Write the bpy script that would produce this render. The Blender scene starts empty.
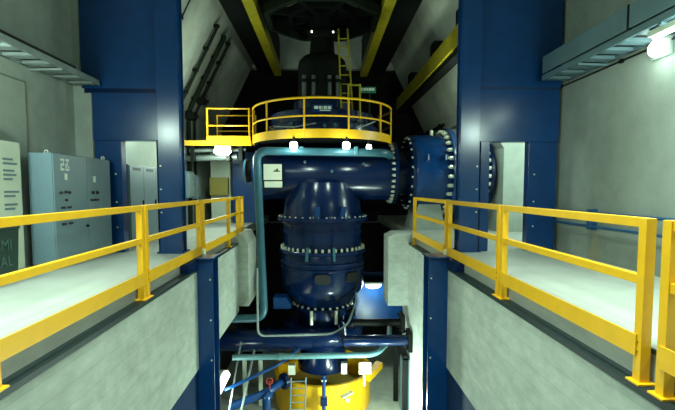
import bpy, bmesh, math, random
from mathutils import Vector, Matrix
random.seed(4)
PI = math.pi
sc = bpy.context.scene
col = sc.collection

# ------------------------------------------------------------------ materials
def mat(name, rgb, rough=0.5, metal=0.0, var=0.0, scale=4.0, bump=0.0, stretch=(1, 1, 1), dark=None, stain=0.0, spec=0.5, boards=False):
    m = bpy.data.materials.new(name); m.use_nodes = True
    nt = m.node_tree; b = nt.nodes['Principled BSDF']
    b.inputs['Base Color'].default_value = (*rgb, 1)
    b.inputs['Roughness'].default_value = rough
    b.inputs['Metallic'].default_value = metal
    b.inputs['Specular IOR Level'].default_value = spec
    if var or bump:
        tc = nt.nodes.new('ShaderNodeTexCoord'); mp = nt.nodes.new('ShaderNodeMapping')
        mp.inputs['Scale'].default_value = stretch
        nz = nt.nodes.new('ShaderNodeTexNoise')
        nz.inputs['Scale'].default_value = scale; nz.inputs['Detail'].default_value = 8; nz.inputs['Roughness'].default_value = 0.62
        geo = nt.nodes.new('ShaderNodeNewGeometry')
        nt.links.new(geo.outputs['Position'], mp.inputs['Vector'])
        nt.links.new(mp.outputs['Vector'], nz.inputs['Vector'])
        rp = nt.nodes.new('ShaderNodeValToRGB')
        rp.color_ramp.elements[0].position = 0.32; rp.color_ramp.elements[1].position = 0.68
        d = dark if dark else tuple(c * (1 - var) for c in rgb)
        rp.color_ramp.elements[0].color = (*d, 1); rp.color_ramp.elements[1].color = (*rgb, 1)
        nt.links.new(nz.outputs['Fac'], rp.inputs['Fac'])
        out = rp.outputs['Color']
        if stain:
            n2 = nt.nodes.new('ShaderNodeTexNoise'); n2.inputs['Scale'].default_value = 0.55; n2.inputs['Detail'].default_value = 5
            nt.links.new(mp.outputs['Vector'], n2.inputs['Vector'])
            r2 = nt.nodes.new('ShaderNodeValToRGB')
            r2.color_ramp.elements[0].position = 0.38; r2.color_ramp.elements[1].position = 0.62
            r2.color_ramp.elements[0].color = (1 - stain, 1 - stain, 1 - stain, 1); r2.color_ramp.elements[1].color = (1, 1, 1, 1)
            nt.links.new(n2.outputs['Fac'], r2.inputs['Fac'])
            mx = nt.nodes.new('ShaderNodeMix'); mx.data_type = 'RGBA'; mx.blend_type = 'MULTIPLY'; mx.inputs[0].default_value = 1
            nt.links.new(out, mx.inputs[6]); nt.links.new(r2.outputs['Color'], mx.inputs[7])
            out = mx.outputs[2]
        if boards:                                   # joints left by the shuttering boards
            sx = nt.nodes.new('ShaderNodeSeparateXYZ'); cx = nt.nodes.new('ShaderNodeCombineXYZ'); ad = nt.nodes.new('ShaderNodeMath')
            nt.links.new(geo.outputs['Position'], sx.inputs[0])
            nt.links.new(sx.outputs['X'], ad.inputs[0]); nt.links.new(sx.outputs['Y'], ad.inputs[1])
            nt.links.new(ad.outputs[0], cx.inputs['X']); nt.links.new(sx.outputs['Z'], cx.inputs['Y'])
            bk = nt.nodes.new('ShaderNodeTexBrick'); bk.inputs['Scale'].default_value = 1
            bk.inputs['Brick Width'].default_value = 2.4; bk.inputs['Row Height'].default_value = .21; bk.inputs['Mortar Size'].default_value = .007
            bk.inputs['Mortar Smooth'].default_value = .6
            bk.inputs['Color1'].default_value = (1, 1, 1, 1); bk.inputs['Color2'].default_value = (.93, .935, .93, 1); bk.inputs['Mortar'].default_value = (.80, .81, .79, 1)
            nt.links.new(cx.outputs[0], bk.inputs['Vector'])
            m2 = nt.nodes.new('ShaderNodeMix'); m2.data_type = 'RGBA'; m2.blend_type = 'MULTIPLY'; m2.inputs[0].default_value = 1
            nt.links.new(out, m2.inputs[6]); nt.links.new(bk.outputs['Color'], m2.inputs[7]); out = m2.outputs[2]
        nt.links.new(out, b.inputs['Base Color'])
        if bump:
            bp = nt.nodes.new('ShaderNodeBump'); bp.inputs['Strength'].default_value = bump; bp.inputs['Distance'].default_value = 0.02
            nt.links.new(nz.outputs['Fac'], bp.inputs['Height']); nt.links.new(bp.outputs['Normal'], b.inputs['Normal'])
    return m

def emat(name, rgb, strength):
    m = bpy.data.materials.new(name); m.use_nodes = True
    b = m.node_tree.nodes['Principled BSDF']
    b.inputs['Base Color'].default_value = (*rgb, 1)
    b.inputs['Emission Color'].default_value = (*rgb, 1)
    b.inputs['Emission Strength'].default_value = strength
    return m

M = dict(
    wall=mat('wall_concrete', (.39, .44, .395), .9, var=.16, scale=3.5, bump=.2, stain=.18),
    board=mat('board_marked_concrete', (.56, .61, .54), .9, var=.24, scale=4.0, bump=.25, stretch=(1, .8, 1.4), stain=.2, boards=True),
    vault=mat('vault_concrete', (.42, .45, .39), .95, var=.25, scale=1.5, bump=.2, stain=.3),
    floor=mat('floor_screed', (.50, .525, .475), .55, var=.15, scale=1.6, bump=.05, stain=.12),
    deepfloor=mat('pit_floor_concrete', (.40, .45, .37), .8, var=.25, scale=3, bump=.1, stain=.2),
    shadeblack=mat('painted_recess_shade', (.007, .007, .006), .95, var=.4, scale=3),  # near black: the darkness of unlit recesses is put into the colour
    yellow=mat('yellow_paint', (.88, .46, .006), .38, var=.10, scale=6, bump=.02),
    yellowdull=mat('dull_yellow_paint', (.42, .34, .012), .55, var=.35, scale=4),
    blue=mat('blue_paint', (.004, .050, .195), .22, var=.22, scale=3, stain=.15),
    liningblue=mat('matt_blue_lining_paint', (.004, .028, .10), .8, var=.25, scale=3, spec=.15),
    bluedeep=mat('deep_blue_paint', (.0015, .013, .062), .2, var=.2, scale=4, spec=.4),
    bluelite=mat('pale_blue_pipe_paint', (.038, .135, .185), .35, var=.2, scale=5),
    bluepale=mat('chalky_blue_pipe_paint', (.13, .29, .32), .4, var=.2, scale=5),
    bluegrey=mat('blue_grey_paint', (.13, .215, .255), .5, var=.1, scale=5),
    cabinet=mat('grey_blue_cabinet_paint', (.17, .26, .315), .5, var=.08, scale=3),
    pale=mat('pale_cream_paint', (.62, .68, .56), .55, var=.12, scale=3),
    greysteel=mat('galvanised_steel', (.33, .39, .38), .5, metal=.25, var=.25, scale=6),
    darksteel=mat('dark_steel', (.004, .005, .0045), .6, var=.3, scale=4, spec=.15),
    greensteel=mat('dark_green_steel', (.008, .016, .008), .7, var=.5, scale=3, spec=.2),
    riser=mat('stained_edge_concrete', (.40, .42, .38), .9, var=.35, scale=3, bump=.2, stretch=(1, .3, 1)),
    seam=mat('wall_joint_filler', (.16, .17, .14), .9, var=.2),
    ledge=mat('blue_green_edge_steel_and_shadow_line', (.008, .022, .024), .5, var=.4, scale=6),
    jack=mat('dull_jack_steel', (.10, .12, .11), .4, metal=.3),
    black=mat('black_rubber', (.006, .007, .008), .6),
    bolt=mat('bright_zinc_bolt', (.72, .76, .62), .35, metal=.2),
    white=mat('white_plate', (.80, .82, .66), .5),
    sign=mat('green_sign_enamel', (.02, .16, .10), .45),
    marks=mat('pale_lettering', (.72, .80, .74), .5),
    olive=mat('olive_box_paint', (.30, .24, .035), .55, var=.15, scale=6),
    red=mat('red_valve_paint', (.35, .03, .02), .45),
    faded=mat('faded_lettering', (.05, .105, .09), .6),
    binpaint=mat('dark_green_plastic', (.006, .035, .028), .5),
    rust=mat('rust_stain', (.36, .31, .18), .9, var=.3, scale=6, dark=(.33, .36, .29)),
    pipeblue=mat('mid_blue_pipe_paint', (.02, .10, .24), .35, var=.15),
    glow=emat('lit_lamp_glass', (1.0, 1.0, .82), 14),
    glowsoft=emat('lit_lamp_glass_dimmer', (.98, 1.0, .82), 5),
)

# ------------------------------------------------------------------ mesh helpers
class MB:
    def __init__(s): s.bm = bmesh.new(); s.bev = False
    def box(s, x0, x1, y0, y1, z0, z1, bevel=0.0):
        g = bmesh.ops.create_cube(s.bm, size=1)['verts']
        for v in g:
            v.co = Vector((x0 + (v.co.x + .5) * (x1 - x0), y0 + (v.co.y + .5) * (y1 - y0), z0 + (v.co.z + .5) * (z1 - z0)))
        if bevel:
            s.bev = True
            es = list({e for v in g for e in v.link_edges})
            bmesh.ops.bevel(s.bm, geom=es, offset=bevel, segments=2, profile=.5, affect='EDGES')
        return s
    def cyl(s, p, q, r, r2=None, n=20, cap=True):
        p, q = Vector(p), Vector(q); d = q - p
        rot = d.to_track_quat('Z', 'Y').to_matrix().to_4x4()
        bmesh.ops.create_cone(s.bm, cap_ends=cap, segments=n, radius1=r, radius2=r if r2 is None else r2, depth=d.length,
                              matrix=Matrix.Translation((p + q) / 2) @ rot)
        return s
    def bar(s, p, q, w, h, up=(0, 0, 1)):
        """rectangular bar from p to q, w across, h along up"""
        p, q, up = Vector(p), Vector(q), Vector(up)
        d = (q - p).normalized(); a = d.cross(up).normalized(); b = a.cross(d).normalized()
        vs = []
        for c in (p, q):
            for i, j in ((-1, -1), (1, -1), (1, 1), (-1, 1)):
                vs.append(s.bm.verts.new(c + a * (w / 2 * i) + b * (h / 2 * j)))
        for f in ((3, 2, 1, 0), (4, 5, 6, 7), (0, 1, 5, 4), (1, 2, 6, 5), (2, 3, 7, 6), (3, 0, 4, 7)):
            s.bm.faces.new([vs[k] for k in f])
        return s
    def tube(s, pts, r, n=12, bend=0.0, seg=6, closed=False):
        pts = [Vector(p) for p in pts]
        if bend:
            out = [pts[0]]
            for i in range(1, len(pts) - 1):
                a, b, c = pts[i - 1], pts[i], pts[i + 1]
                t = min(bend, (a - b).length * .49, (c - b).length * .49)
                p, q = b + (a - b).normalized() * t, b + (c - b).normalized() * t
                for k in range(seg + 1):
                    u = k / seg
                    out.append(p * (1 - u) ** 2 + b * 2 * u * (1 - u) + q * u * u)
            out.append(pts[-1]); pts = out
        rings = []; prev = None; m = len(pts)
        for i, p in enumerate(pts):
            if closed: d = (pts[(i + 1) % m] - pts[i - 1]).normalized()
            else: d = (pts[min(i + 1, m - 1)] - pts[max(i - 1, 0)]).normalized()
            if prev is None:
                a = d.orthogonal().normalized()
            else:
                a = (prev - d * prev.dot(d)).normalized()
            prev = a; b = d.cross(a)
            rings.append([s.bm.verts.new(p + (a * math.cos(2 * PI * k / n) + b * math.sin(2 * PI * k / n)) * r) for k in range(n)])
        for i in range(m if closed else m - 1):
            A, B = rings[i], rings[(i + 1) % m]
            for k in range(n):
                s.bm.faces.new((A[k], A[(k + 1) % n], B[(k + 1) % n], B[k]))
        if not closed:
            s.bm.faces.new(rings[0][::-1]); s.bm.faces.new(rings[-1])
        return s
    def lathe(s, prof, c=(0, 0, 0), axis='Z', n=48):
        """prof: list of (radius, height) ; closed at ends when radius 0"""
        c = Vector(c); rings = []
        for r, h in prof:
            ring = []
            if r < 1e-6:
                ring = [None] 
                p = (0, 0, h) if axis == 'Z' else (h, 0, 0)
                ring = [s.bm.verts.new(c + Vector(p))]
            else:
                for k in range(n):
                    a = 2 * PI * k / n
                    p = (r * math.cos(a), r * math.sin(a), h) if axis == 'Z' else (h, r * math.cos(a), r * math.sin(a))
                    ring.append(s.bm.verts.new(c + Vector(p)))
            rings.append(ring)
        for A, B in zip(rings, rings[1:]):
            for k in range(n):
                k2 = (k + 1) % n
                if len(A) == 1 and len(B) == 1: continue
                if len(A) == 1: s.bm.faces.new((A[0], B[k], B[k2]))
                elif len(B) == 1: s.bm.faces.new((A[k], A[k2], B[0]))
                else: s.bm.faces.new((A[k], A[k2], B[k2], B[k]))
        return s
    def prism(s, pts, d):
        """polygon pts extruded by vector d"""
        d = Vector(d)
        A = [s.bm.verts.new(Vector(p)) for p in pts]; B = [s.bm.verts.new(Vector(p) + d) for p in pts]
        s.bm.faces.new(A[::-1]); s.bm.faces.new(B)
        for i in range(len(A)):
            j = (i + 1) % len(A); s.bm.faces.new((A[i], A[j], B[j], B[i]))
        return s
    def arcband(s, c, r0, r1, z0, z1, a0, a1, n=60):
        """solid ring sector; angle 0 = toward -Y, positive toward +X"""
        secs = []
        for k in range(n + 1):
            a = a0 + (a1 - a0) * k / n; sx, sy = math.sin(a), -math.cos(a)
            secs.append([s.bm.verts.new((c[0] + r * sx, c[1] + r * sy, z)) for r, z in ((r0, z0), (r1, z0), (r1, z1), (r0, z1))])
        for A, B in zip(secs, secs[1:]):
            for i in range(4):
                j = (i + 1) % 4; s.bm.faces.new((A[i], A[j], B[j], B[i]))
        s.bm.faces.new(secs[0][::-1]); s.bm.faces.new(secs[-1])
        return s
    def build(s, name, m, parent=None, loc=None, smooth=True):
        bmesh.ops.recalc_face_normals(s.bm, faces=s.bm.faces)
        me = bpy.data.meshes.new(name)
        o = bpy.data.objects.new(name, me)
        off = Vector((0, 0, 0))
        if parent is not None:
            q = parent
            while q is not None: off += q.location; q = q.parent
        elif loc is not None:
            off = Vector(loc); o.location = off
        else:
            bb = [v.co for v in s.bm.verts]
            off = Vector(((min(v.x for v in bb) + max(v.x for v in bb)) / 2, (min(v.y for v in bb) + max(v.y for v in bb)) / 2, min(v.z for v in bb)))
            o.location = off
        for v in s.bm.verts: v.co -= off
        if smooth:
            for f in s.bm.faces: f.smooth = True
            for e in s.bm.edges:
                if len(e.link_faces) == 2 and e.calc_face_angle(0) > .6: e.smooth = False
        s.bm.to_mesh(me); s.bm.free()
        me.materials.append(m if not isinstance(m, str) else M[m])
        col.objects.link(o)
        if parent is not None: o.parent = parent
        if s.bev and smooth:                         # keep the flat faces of bevelled boxes flat
            wn = o.modifiers.new('weighted_normals', 'WEIGHTED_NORMAL'); wn.keep_sharp = True; wn.weight = 100
        return o

def tag(o, label, cat, group=None):
    o['label'] = label; o['category'] = cat
    if group: o['group'] = group
    return o
def thing(name, label, cat, loc, group=None):
    o = bpy.data.objects.new(name, None); o.empty_display_size = .2
    o.location = loc; col.objects.link(o)
    return tag(o, label, cat, group)
def struct(name, mb, m):
    o = mb.build(name, m, smooth=False); o['kind'] = 'structure'; return o
def copy_tree(o, parent=None):
    c = o.copy(); col.objects.link(c)
    if parent is not None: c.parent = parent
    for ch in list(o.children): copy_tree(ch, c)
    return c
def part_at(name, data, parent, pos, rot=None):
    """a part that shares mesh data, at a world position"""
    o = bpy.data.objects.new(name, data); col.objects.link(o); o.parent = parent
    off = Vector((0, 0, 0)); q = parent
    while q is not None: off += q.location; q = q.parent
    o.location = Vector(pos) - off
    if rot is not None: o.rotation_euler = rot
    return o
def meshdata(name, mb, m):
    o = mb.build(name, m, loc=(0, 0, 0)); me = o.data; bpy.data.objects.remove(o); return me
BOLT = meshdata('bolt', MB().cyl((0, 0, -.035), (0, 0, .06), .048, n=6).cyl((0, 0, .06), (0, 0, .10), .028, n=8), 'bolt')
NUT = meshdata('bolt', MB().cyl((0, 0, -.02), (0, 0, .11), .062, n=6).cyl((0, 0, .11), (0, 0, .15), .036, n=8), 'bolt')
SMALL = meshdata('bolt', MB().cyl((0, 0, -.02), (0, 0, .045), .032, n=6), 'bolt')
DOT = meshdata('rivet', MB().cyl((0, .01, 0), (0, -.012, 0), .016, n=8), 'bolt')

DOTY = meshdata('rivet', MB().cyl((0, .01, 0), (0, -.006, 0), .012, n=8), 'yellowdull')
# ------------------------------------------------------------------ setting
W = 4.8                     # half width of the hall
PW = 2.45                   # half width of the pit
YB = -9.0                   # wall behind the photographer
for s, nm in ((-1, 'floor_left'), (1, 'floor_right')):
    xs = sorted((s * 2.6, s * (W if s < 0 else W)))
    struct(nm, MB().box(xs[0], xs[1], YB, 20.9, -.30, 0), 'floor')
struct('floor_niche', MB().box(W, 8.5, 9.6, 17.4, -.3, 0), 'floor')
struct('floor_bridge', MB().box(-2.6, 2.6, YB, 1.2, -.30, 0), 'floor')
struct('wall_pit_left', MB().box(-3.0, -PW, 1.0, 12.5, -2.27, -.30), 'board')
struct('wall_pit_right', MB().box(PW, 3.0, 1.0, 8.55, -2.30, -.30).box(PW, 3.0, 8.55, 13.3, -5.6, -.30), 'board')
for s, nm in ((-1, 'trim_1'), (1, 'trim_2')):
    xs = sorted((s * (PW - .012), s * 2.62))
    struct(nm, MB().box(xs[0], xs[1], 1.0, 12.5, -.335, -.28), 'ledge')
# riser under the floor edge down to the ledge is the slab edge itself
struct('wall_pier_left', MB().prism([(-2.62, 12.5, -2.12), (-2.16, 12.5, -2.12), (-2.16, 12.5, -.32), (-2.3, 12.5, -.02), (-2.62, 12.5, -.02)], (0, 1.5, 0)), 'board')
struct('wall_pier_right', MB().prism([(2.62, 12.4, -2.12), (1.86, 12.4, -2.12), (1.86, 12.4, -.12), (2.05, 12.4, -.02), (2.62, 12.4, -.02)], (0, .95, 0)), 'board')
struct('wall_lining_left', MB().box(-3.0, -2.47, 1.0, 9.0, -5.6, -2.27), 'liningblue')
struct('wall_lining_right', MB().box(2.47, 3.0, 1.0, 8.55, -5.6, -2.30), 'liningblue')
struct('wall_gallery', MB().box(-3.9, -3.7, 9.0, 20, -5.6, -.3), 'shadeblack')
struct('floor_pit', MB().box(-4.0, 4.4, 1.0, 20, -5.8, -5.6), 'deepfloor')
struct('wall_pit_back', MB().box(-4.0, 4.4, 20, 20.2, -5.8, -.3), 'shadeblack')
struct('wall_pit_side', MB().box(4.2, 4.4, 13.3, 20, -5.6, -.3), 'wall')
struct('wall_pit_front', MB().box(-3.0, 3.0, .8, 1.0, -5.6, -.3), 'board')
struct('wall_left', MB().box(-W - .3, -W, YB, 9.4, -.3, 4.95).box(-W - .3, -W, 9.4, 21.0, -.3, 4.0), 'wall')
struct('wall_right', MB().box(W, W + .3, YB, 9.4, -.3, 4.95).box(W, W + .3, 9.4, 9.6, -.3, 4.0).box(W, W + .3, 16.9, 21.0, -.3, 4.0).box(W, W + .3, 9.6, 16.9, 3.55, 4.0), 'wall')
struct('wall_niche', MB().box(8.5, 8.7, 9.6, 17.4, -.3, 3.6).box(W + .3, 8.5, 9.4, 9.6, -.3, 3.6).box(W + .3, 8.5, 16.9, 17.1, -.3, 3.6), 'wall')
struct('ceiling_niche', MB().box(W + .3, 8.7, 9.4, 17.1, 3.6, 3.8), 'wall')
struct('wall_anchor', MB().prism([(5.23, 12.6, 0), (7.6, 12.6, 0), (7.6, 12.6, 3.3), (5.02, 12.6, 3.3), (5.02, 12.6, 2.72), (5.23, 12.6, 2.45)], (0, 3.6, 0)), 'wall')
for s, nm in ((-1, 'ceiling_left'), (1, 'ceiling_right')):
    struct(nm, MB().prism([(s * W, YB, 4.95), (s * 3.17, YB, 8.2), (s * 2.7, YB, 8.5), (s * 5.1, YB, 4.95)], (0, 9.4 - YB, 0))
           .prism([(s * W, 9.4, 4.0), (s * 2.7, 9.4, 8.2), (s * 2.7, 9.4, 8.5), (s * 5.1, 9.4, 4.0)], (0, 11.6, 0)), 'vault')
struct('ceiling', MB().box(-3.2, 3.2, YB, 21.0, 8.2, 8.5), 'vault')
struct('wall_back', MB().prism([(-3.35, 21.0, 6.9), (3.35, 21.0, 6.9), (2.7, 21.0, 8.4), (-2.7, 21.0, 8.4)], (0, .3, 0)), 'vault')
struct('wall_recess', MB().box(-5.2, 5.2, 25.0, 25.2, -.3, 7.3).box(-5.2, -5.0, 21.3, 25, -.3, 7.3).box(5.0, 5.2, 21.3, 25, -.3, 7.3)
       .box(-5.2, 5.2, 21.3, 25, 7.1, 7.3), 'shadeblack')
struct('floor_recess', MB().box(-5.2, 5.2, 20.9, 25.2, -.3, 0), 'shadeblack')
struct('wall_front', MB().box(-5.1, 5.1, YB - .3, YB, -.3, 8.5), 'wall')
struct('trim_3', MB().box(-W, -W + .012, 7.30, 7.33, 1.5, 2.98).box(-W, -W + .012, 2.0, 7.33, 2.96, 2.98), 'seam')
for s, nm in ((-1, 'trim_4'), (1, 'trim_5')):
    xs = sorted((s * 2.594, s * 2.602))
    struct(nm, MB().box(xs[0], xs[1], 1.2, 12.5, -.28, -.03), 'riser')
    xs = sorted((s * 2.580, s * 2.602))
    struct(nm.replace('4', '6').replace('5', '7'), MB().box(xs[0], xs[1], 1.2, 12.5, -.035, .002), 'ledge')  # dark strip stands in for the shadow line under the slab edge

struct('wall_return_left', MB().box(-W, -4.47, 8.70, 9.4, 0, 3.10).box(-W, -4.60, 8.70, 9.4, 3.10, 3.25).box(-W, -4.66, 8.72, 9.4, 3.25, 4.95), 'wall')
struct('wall_return_right', MB().box(4.70, W, 9.0, 9.4, 0, 4.9), 'wall')
# ------------------------------------------------------------------ guard rails
def rail_panel(s, y0, y1, mids, label, pads=()):
    x = s * 2.515
    t = thing('guard_rail', label, 'railing', (x, y0, -.28), 'yellow guard rails along the pit')
    for y in [y0] + list(mids) + [y1]:
        p = MB().box(x - .042, x + .042, y - .042, y + .042, -.27, 1.03, bevel=.006).build('post', 'yellow', t)
        MB().box(x - .075, x + .075, y - .075, y + .075, -.28, -.262, bevel=.004).build('base_plate', 'yellow', p)
        for dz in (-.02, .06): 
            b = part_at('rivet', DOTY, p, (x - s * .042, y, dz), (0, 0, s * -PI / 2))
    h = .036
    MB().box(x - .03, x + .03, y0, y1, 1.03 - .075, 1.032, bevel=.005).build('top_rail', 'yellow', t)
    MB().box(x - .03, x + .03, y0, y1, .505, .58, bevel=.005).build('middle_rail', 'yellow', t)
    xi = x - s * .045
    MB().box(min(xi, xi - s * .012), max(xi, xi - s * .012), y0, y1, -.062, .112, bevel=.003).build('toe_plate', 'yellow', t)
    for y in pads:
        MB().box(xi - .03, xi + .03, y - .06, y + .06, -.14, .03, bevel=.01).build('bracket_pad', 'white', t)
    return t
rail_panel(-1, 3.31, 6.06, (), 'nearest yellow railing panel on the left side of the pit')
rail_panel(-1, 6.20, 8.86, (), 'second yellow railing panel on the left, crossing before the left blue portal', )
rail_panel(-1, 9.12, 12.85, (11.6,), 'far left yellow railing panel ending at the light blue standpipe', (9.02,))
rail_panel(-1, 13.05, 13.6, (), 'very short last yellow railing panel at the far left pier')
rail_panel(1, 3.30, 5.98, (), 'nearest yellow railing panel on the right side of the pit')
rail_panel(1, .9, 3.06, (), 'cut off yellow railing panel at the right edge of the photo')
rail_panel(1, 6.12, 8.62, (), 'yellow railing panel in front of the right blue portal, second on the right')
rail_panel(1, 8.80, 11.95, (), 'far right yellow railing panel ending below the blue penstock', (8.72,))

# ------------------------------------------------------------------ blue portals and pit columns
def portal(s, label, p0, p1, jamb, l0, l1):
    X = lambda a, b: (min(s * a, s * b), max(s * a, s * b))
    t = thing('portal_frame', label, 'steel frame', (s * 3.6, 8.9, 0), 'blue steel portals')
    a, b = X(p0, p1)
    m = MB().box(a, b, 8.58, 8.63, 0, 7.9, bevel=.01)           # front flange
    m.box(*X(p0 + .03, p1), 8.63, 8.84, 0, 7.9).box(a, b, 8.84, 8.88, 0, 7.9, bevel=.01)
    p = m.build('post', 'blue', t)
    MB().box(a - .04, b + .04, 8.52, 8.94, 0, .03).build('base_plate', 'blue', p)
    for z in [.35 + .45 * k for k in range(4)]:
        part_at('rivet', DOT, p, (s * (p1 - .05), 8.578, z))
    a, b = X(p1 + .05, jamb); MB().box(a, b, 8.66, 8.84, 0, 2.2, bevel=.008).build('door_jamb', 'blue', t)
    a, b = X(l0, l1); l = MB().box(a, b, 8.75, 8.95, 0, 2.2, bevel=.01).build('leg', 'blue', t)
    for z in (.5, 1.0, 1.55): part_at('rivet', DOT, l, (s * (l0 + .12), 8.748, z))
    step = s < 0
    a, b = X(p1 + .02, l1 + .01); MB().box(a, b, 8.73, 8.95, 2.2, 3.13 if step else 3.25, bevel=.01).build('lintel_panel', 'blue', t)
    h = 4.64 if step else 4.74
    z0, y0 = (3.19, 8.70) if step else (3.27, 8.725)
    MB().prism([(s * (p1 + .02), y0, z0), (s * h, y0, z0), (s * h, y0, 4.95), (s * 3.45, y0, 7.6), (s * (p1 + .02), y0, 7.6)], (0, .4, 0)).build('header_girder', 'blue', t)
    if step:
        a, b = X(p1 + .02, h - .03); MB().box(a, b, 8.715, 9.0, 3.11, 3.20).build('seam_plate', 'bluedeep', t)
    else:
        a, b = X(p1 + .02, h - .03); MB().box(a, b, 8.74, 9.0, 3.24, 3.28).build('seam_plate', 'black', t)
    return t
portal(-1, 'blue steel portal beside the grey control cabinet on the left floor', 2.76, 3.19, 3.24, 3.95, 4.46)
portal(1, 'blue steel portal in front of the penstock on the right floor', 2.69, 3.08, 3.31, 4.14, 4.72)

def pit_column(s, label, o=0):
    X = lambda a, b: (min(s * a, s * b), max(s * a, s * b))
    t = thing('pit_column', label, 'steel column', (s * 2.3, 8.7, -5.6), 'blue pit columns')
    m = MB().box(*X(2.07 + o, 2.47), 8.45, 8.50, -5.58, -.10, bevel=.006).box(*X(2.16 + o, 2.47), 8.50, 8.86, -5.58, -.10).box(*X(2.07 + o, 2.47), 8.86, 8.91, -5.58, -.10, bevel=.006)
    m.build('box_column', 'blue', t)
    MB().box(*X(2.04 + o, 2.47), 8.38, 8.94, -.10, -.07, bevel=.005).build('cap_plate', 'blue', t)
    MB().box(*X(2.42, 2.62), 7.9, 8.9, -.28, -.10, bevel=.006).build('corbel', 'bluedeep', t)
    for z in (-.5, -1.3, -2.1): part_at('rivet', DOT, t, (s * (2.12 + o), 8.449, z))
    return t
pit_column(-1, 'blue steel column standing in the pit against the left concrete wall', .08)
pit_column(1, 'blue steel column standing in the pit against the right concrete wall')

# ------------------------------------------------------------------ cable trays
def tray(s, y0, y1, zt, label, cover):
    t = thing('cable_tray', label, 'cable tray', (s * 4.5, y1, zt), 'cable trays on the side walls')
    X = lambda a, b: (min(s * a, s * b), max(s * a, s * b))
    mt = 'bluegrey' if cover else 'greysteel'
    MB().box(*X(4.26, 4.30), y0, y1, zt, zt + .10, bevel=.004).build('outer_side_rail', mt, t)
    MB().box(*X(4.72, 4.77), y0, y1, zt, zt + .10, bevel=.004).build('inner_side_rail', mt, t)
    n = int((y1 - y0) / .42)
    for k in range(n + 1):
        y = y1 - .12 - k * .42
        MB().box(*X(4.28, 4.76), y - .09, y + .09, zt, zt + .05).build('rung', mt, t)
    MB().box(*X(4.32, 4.70), y0, y1 - .05, zt + .055, zt + .12).build('cable_bundle', 'black', t)
    if cover:
        MB().box(*X(4.255, 4.285), y0, y1 - .02, zt + .13, zt + .45, bevel=.004).build('cover_panel', 'bluegrey', t)
        MB().box(*X(4.285, 4.78), y0, y1 - .02, zt + .42, zt + .45).build('cover_lid', 'bluegrey', t)
        MB().box(*X(4.245, 4.30), 6.12, 6.15, zt + .12, zt + .455).build('joint_strip', 'darksteel', t)
    else:
        MB().tube([(s * 4.34, y0, zt + .15), (s * 4.34, y1 - .7, zt + .15)], .03, 8).build('loose_cable', 'black', t)
    for y in (y1 - 1.2, y1 - 3.0, y1 - 4.8):
        MB().bar((s * 4.8, y, zt - .03), (s * 4.26, y, zt - .015), .05, .03).build('wall_bracket', mt, t)
    return t
tray(-1, 2.0, 8.62, 3.22, 'grey rung cable tray on the left concrete wall above the control cabinet', False)
tray(1, 2.0, 8.55, 3.36, 'blue grey covered cable tray on the right concrete wall above the lamp', True)
c = MB().tube([(4.77, 2, 3.30), (4.77, 9.4, 3.30)], .014, 6)
for y in (5.2, 7.0, 8.8): c.box(4.75, 4.8, y - .03, y + .03, 3.27, 3.33)
tag(c.build('conduit', 'darksteel'), 'thin dark conduit running along the right wall just under the covered tray', 'conduit')
# wall lamp and tube lamp on the right
t = thing('oval_lamp', 'glowing oval bulkhead lamp on the right wall under the tray', 'lamp', (4.8, 6.02, 3.2))
MB().box(4.74, 4.8, 5.97, 6.32, 3.1, 3.37, bevel=.02).build('lamp_base', 'greysteel', t)
g = MB(); bmesh.ops.create_uvsphere(g.bm, u_segments=24, v_segments=14, radius=1, matrix=Matrix.Translation((4.70, 6.144, 3.235)) @ Matrix.Diagonal((.09, .155, .125, 1)))
g.build('glass_globe', 'glowsoft', t)
t = thing('tube_lamp', 'slim white tube lamp fixed under the outer rail of the right cable tray', 'lamp', (4.36, 5.2, 3.3))
MB().box(4.33, 4.43, 4.4, 5.86, 3.27, 3.35, bevel=.01).build('housing', 'pale', t)
MB().cyl((4.38, 4.45, 3.245), (4.38, 5.80, 3.245), .022, n=12).build('tube', 'glowsoft', t)

# ------------------------------------------------------------------ left floor: cabinets
t = thing('control_cabinet', 'grey blue control cabinet with dark push buttons by the left wall', 'cabinet', (-4.34, 7.65, 0))
X0, X1, Y0, Y1, H = -4.50, -4.12, 6.84, 8.62, 1.81
MB().box(X0, X1 - .02, Y0, Y1, .08, H, bevel=.012).build('body', 'cabinet', t)
MB().box(X0 + .03, X1 - .05, Y0 + .03, Y1 - .03, 0, .08).build('plinth', 'darksteel', t)
d1 = MB().box(X1 - .02, X1, Y0 + .01, 7.79, .10, H - .015, bevel=.005).build('door', 'cabinet', t)
d2 = MB().box(X1 - .02, X1, 7.793, Y1 - .01, .10, H - .015, bevel=.005).build('door', 'cabinet', t)
def plate(par, y, z, w, h, m, name, d=.012): MB().box(X1, X1 + d, y - w / 2, y + w / 2, z - h / 2, z + h / 2).build(name, m, par)
def knob(par, y, z, r=.022):
    MB().cyl((X1, y, z), (X1 + .035, y, z), r, r * .8, n=14).build('push_button', 'black', par)
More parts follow.
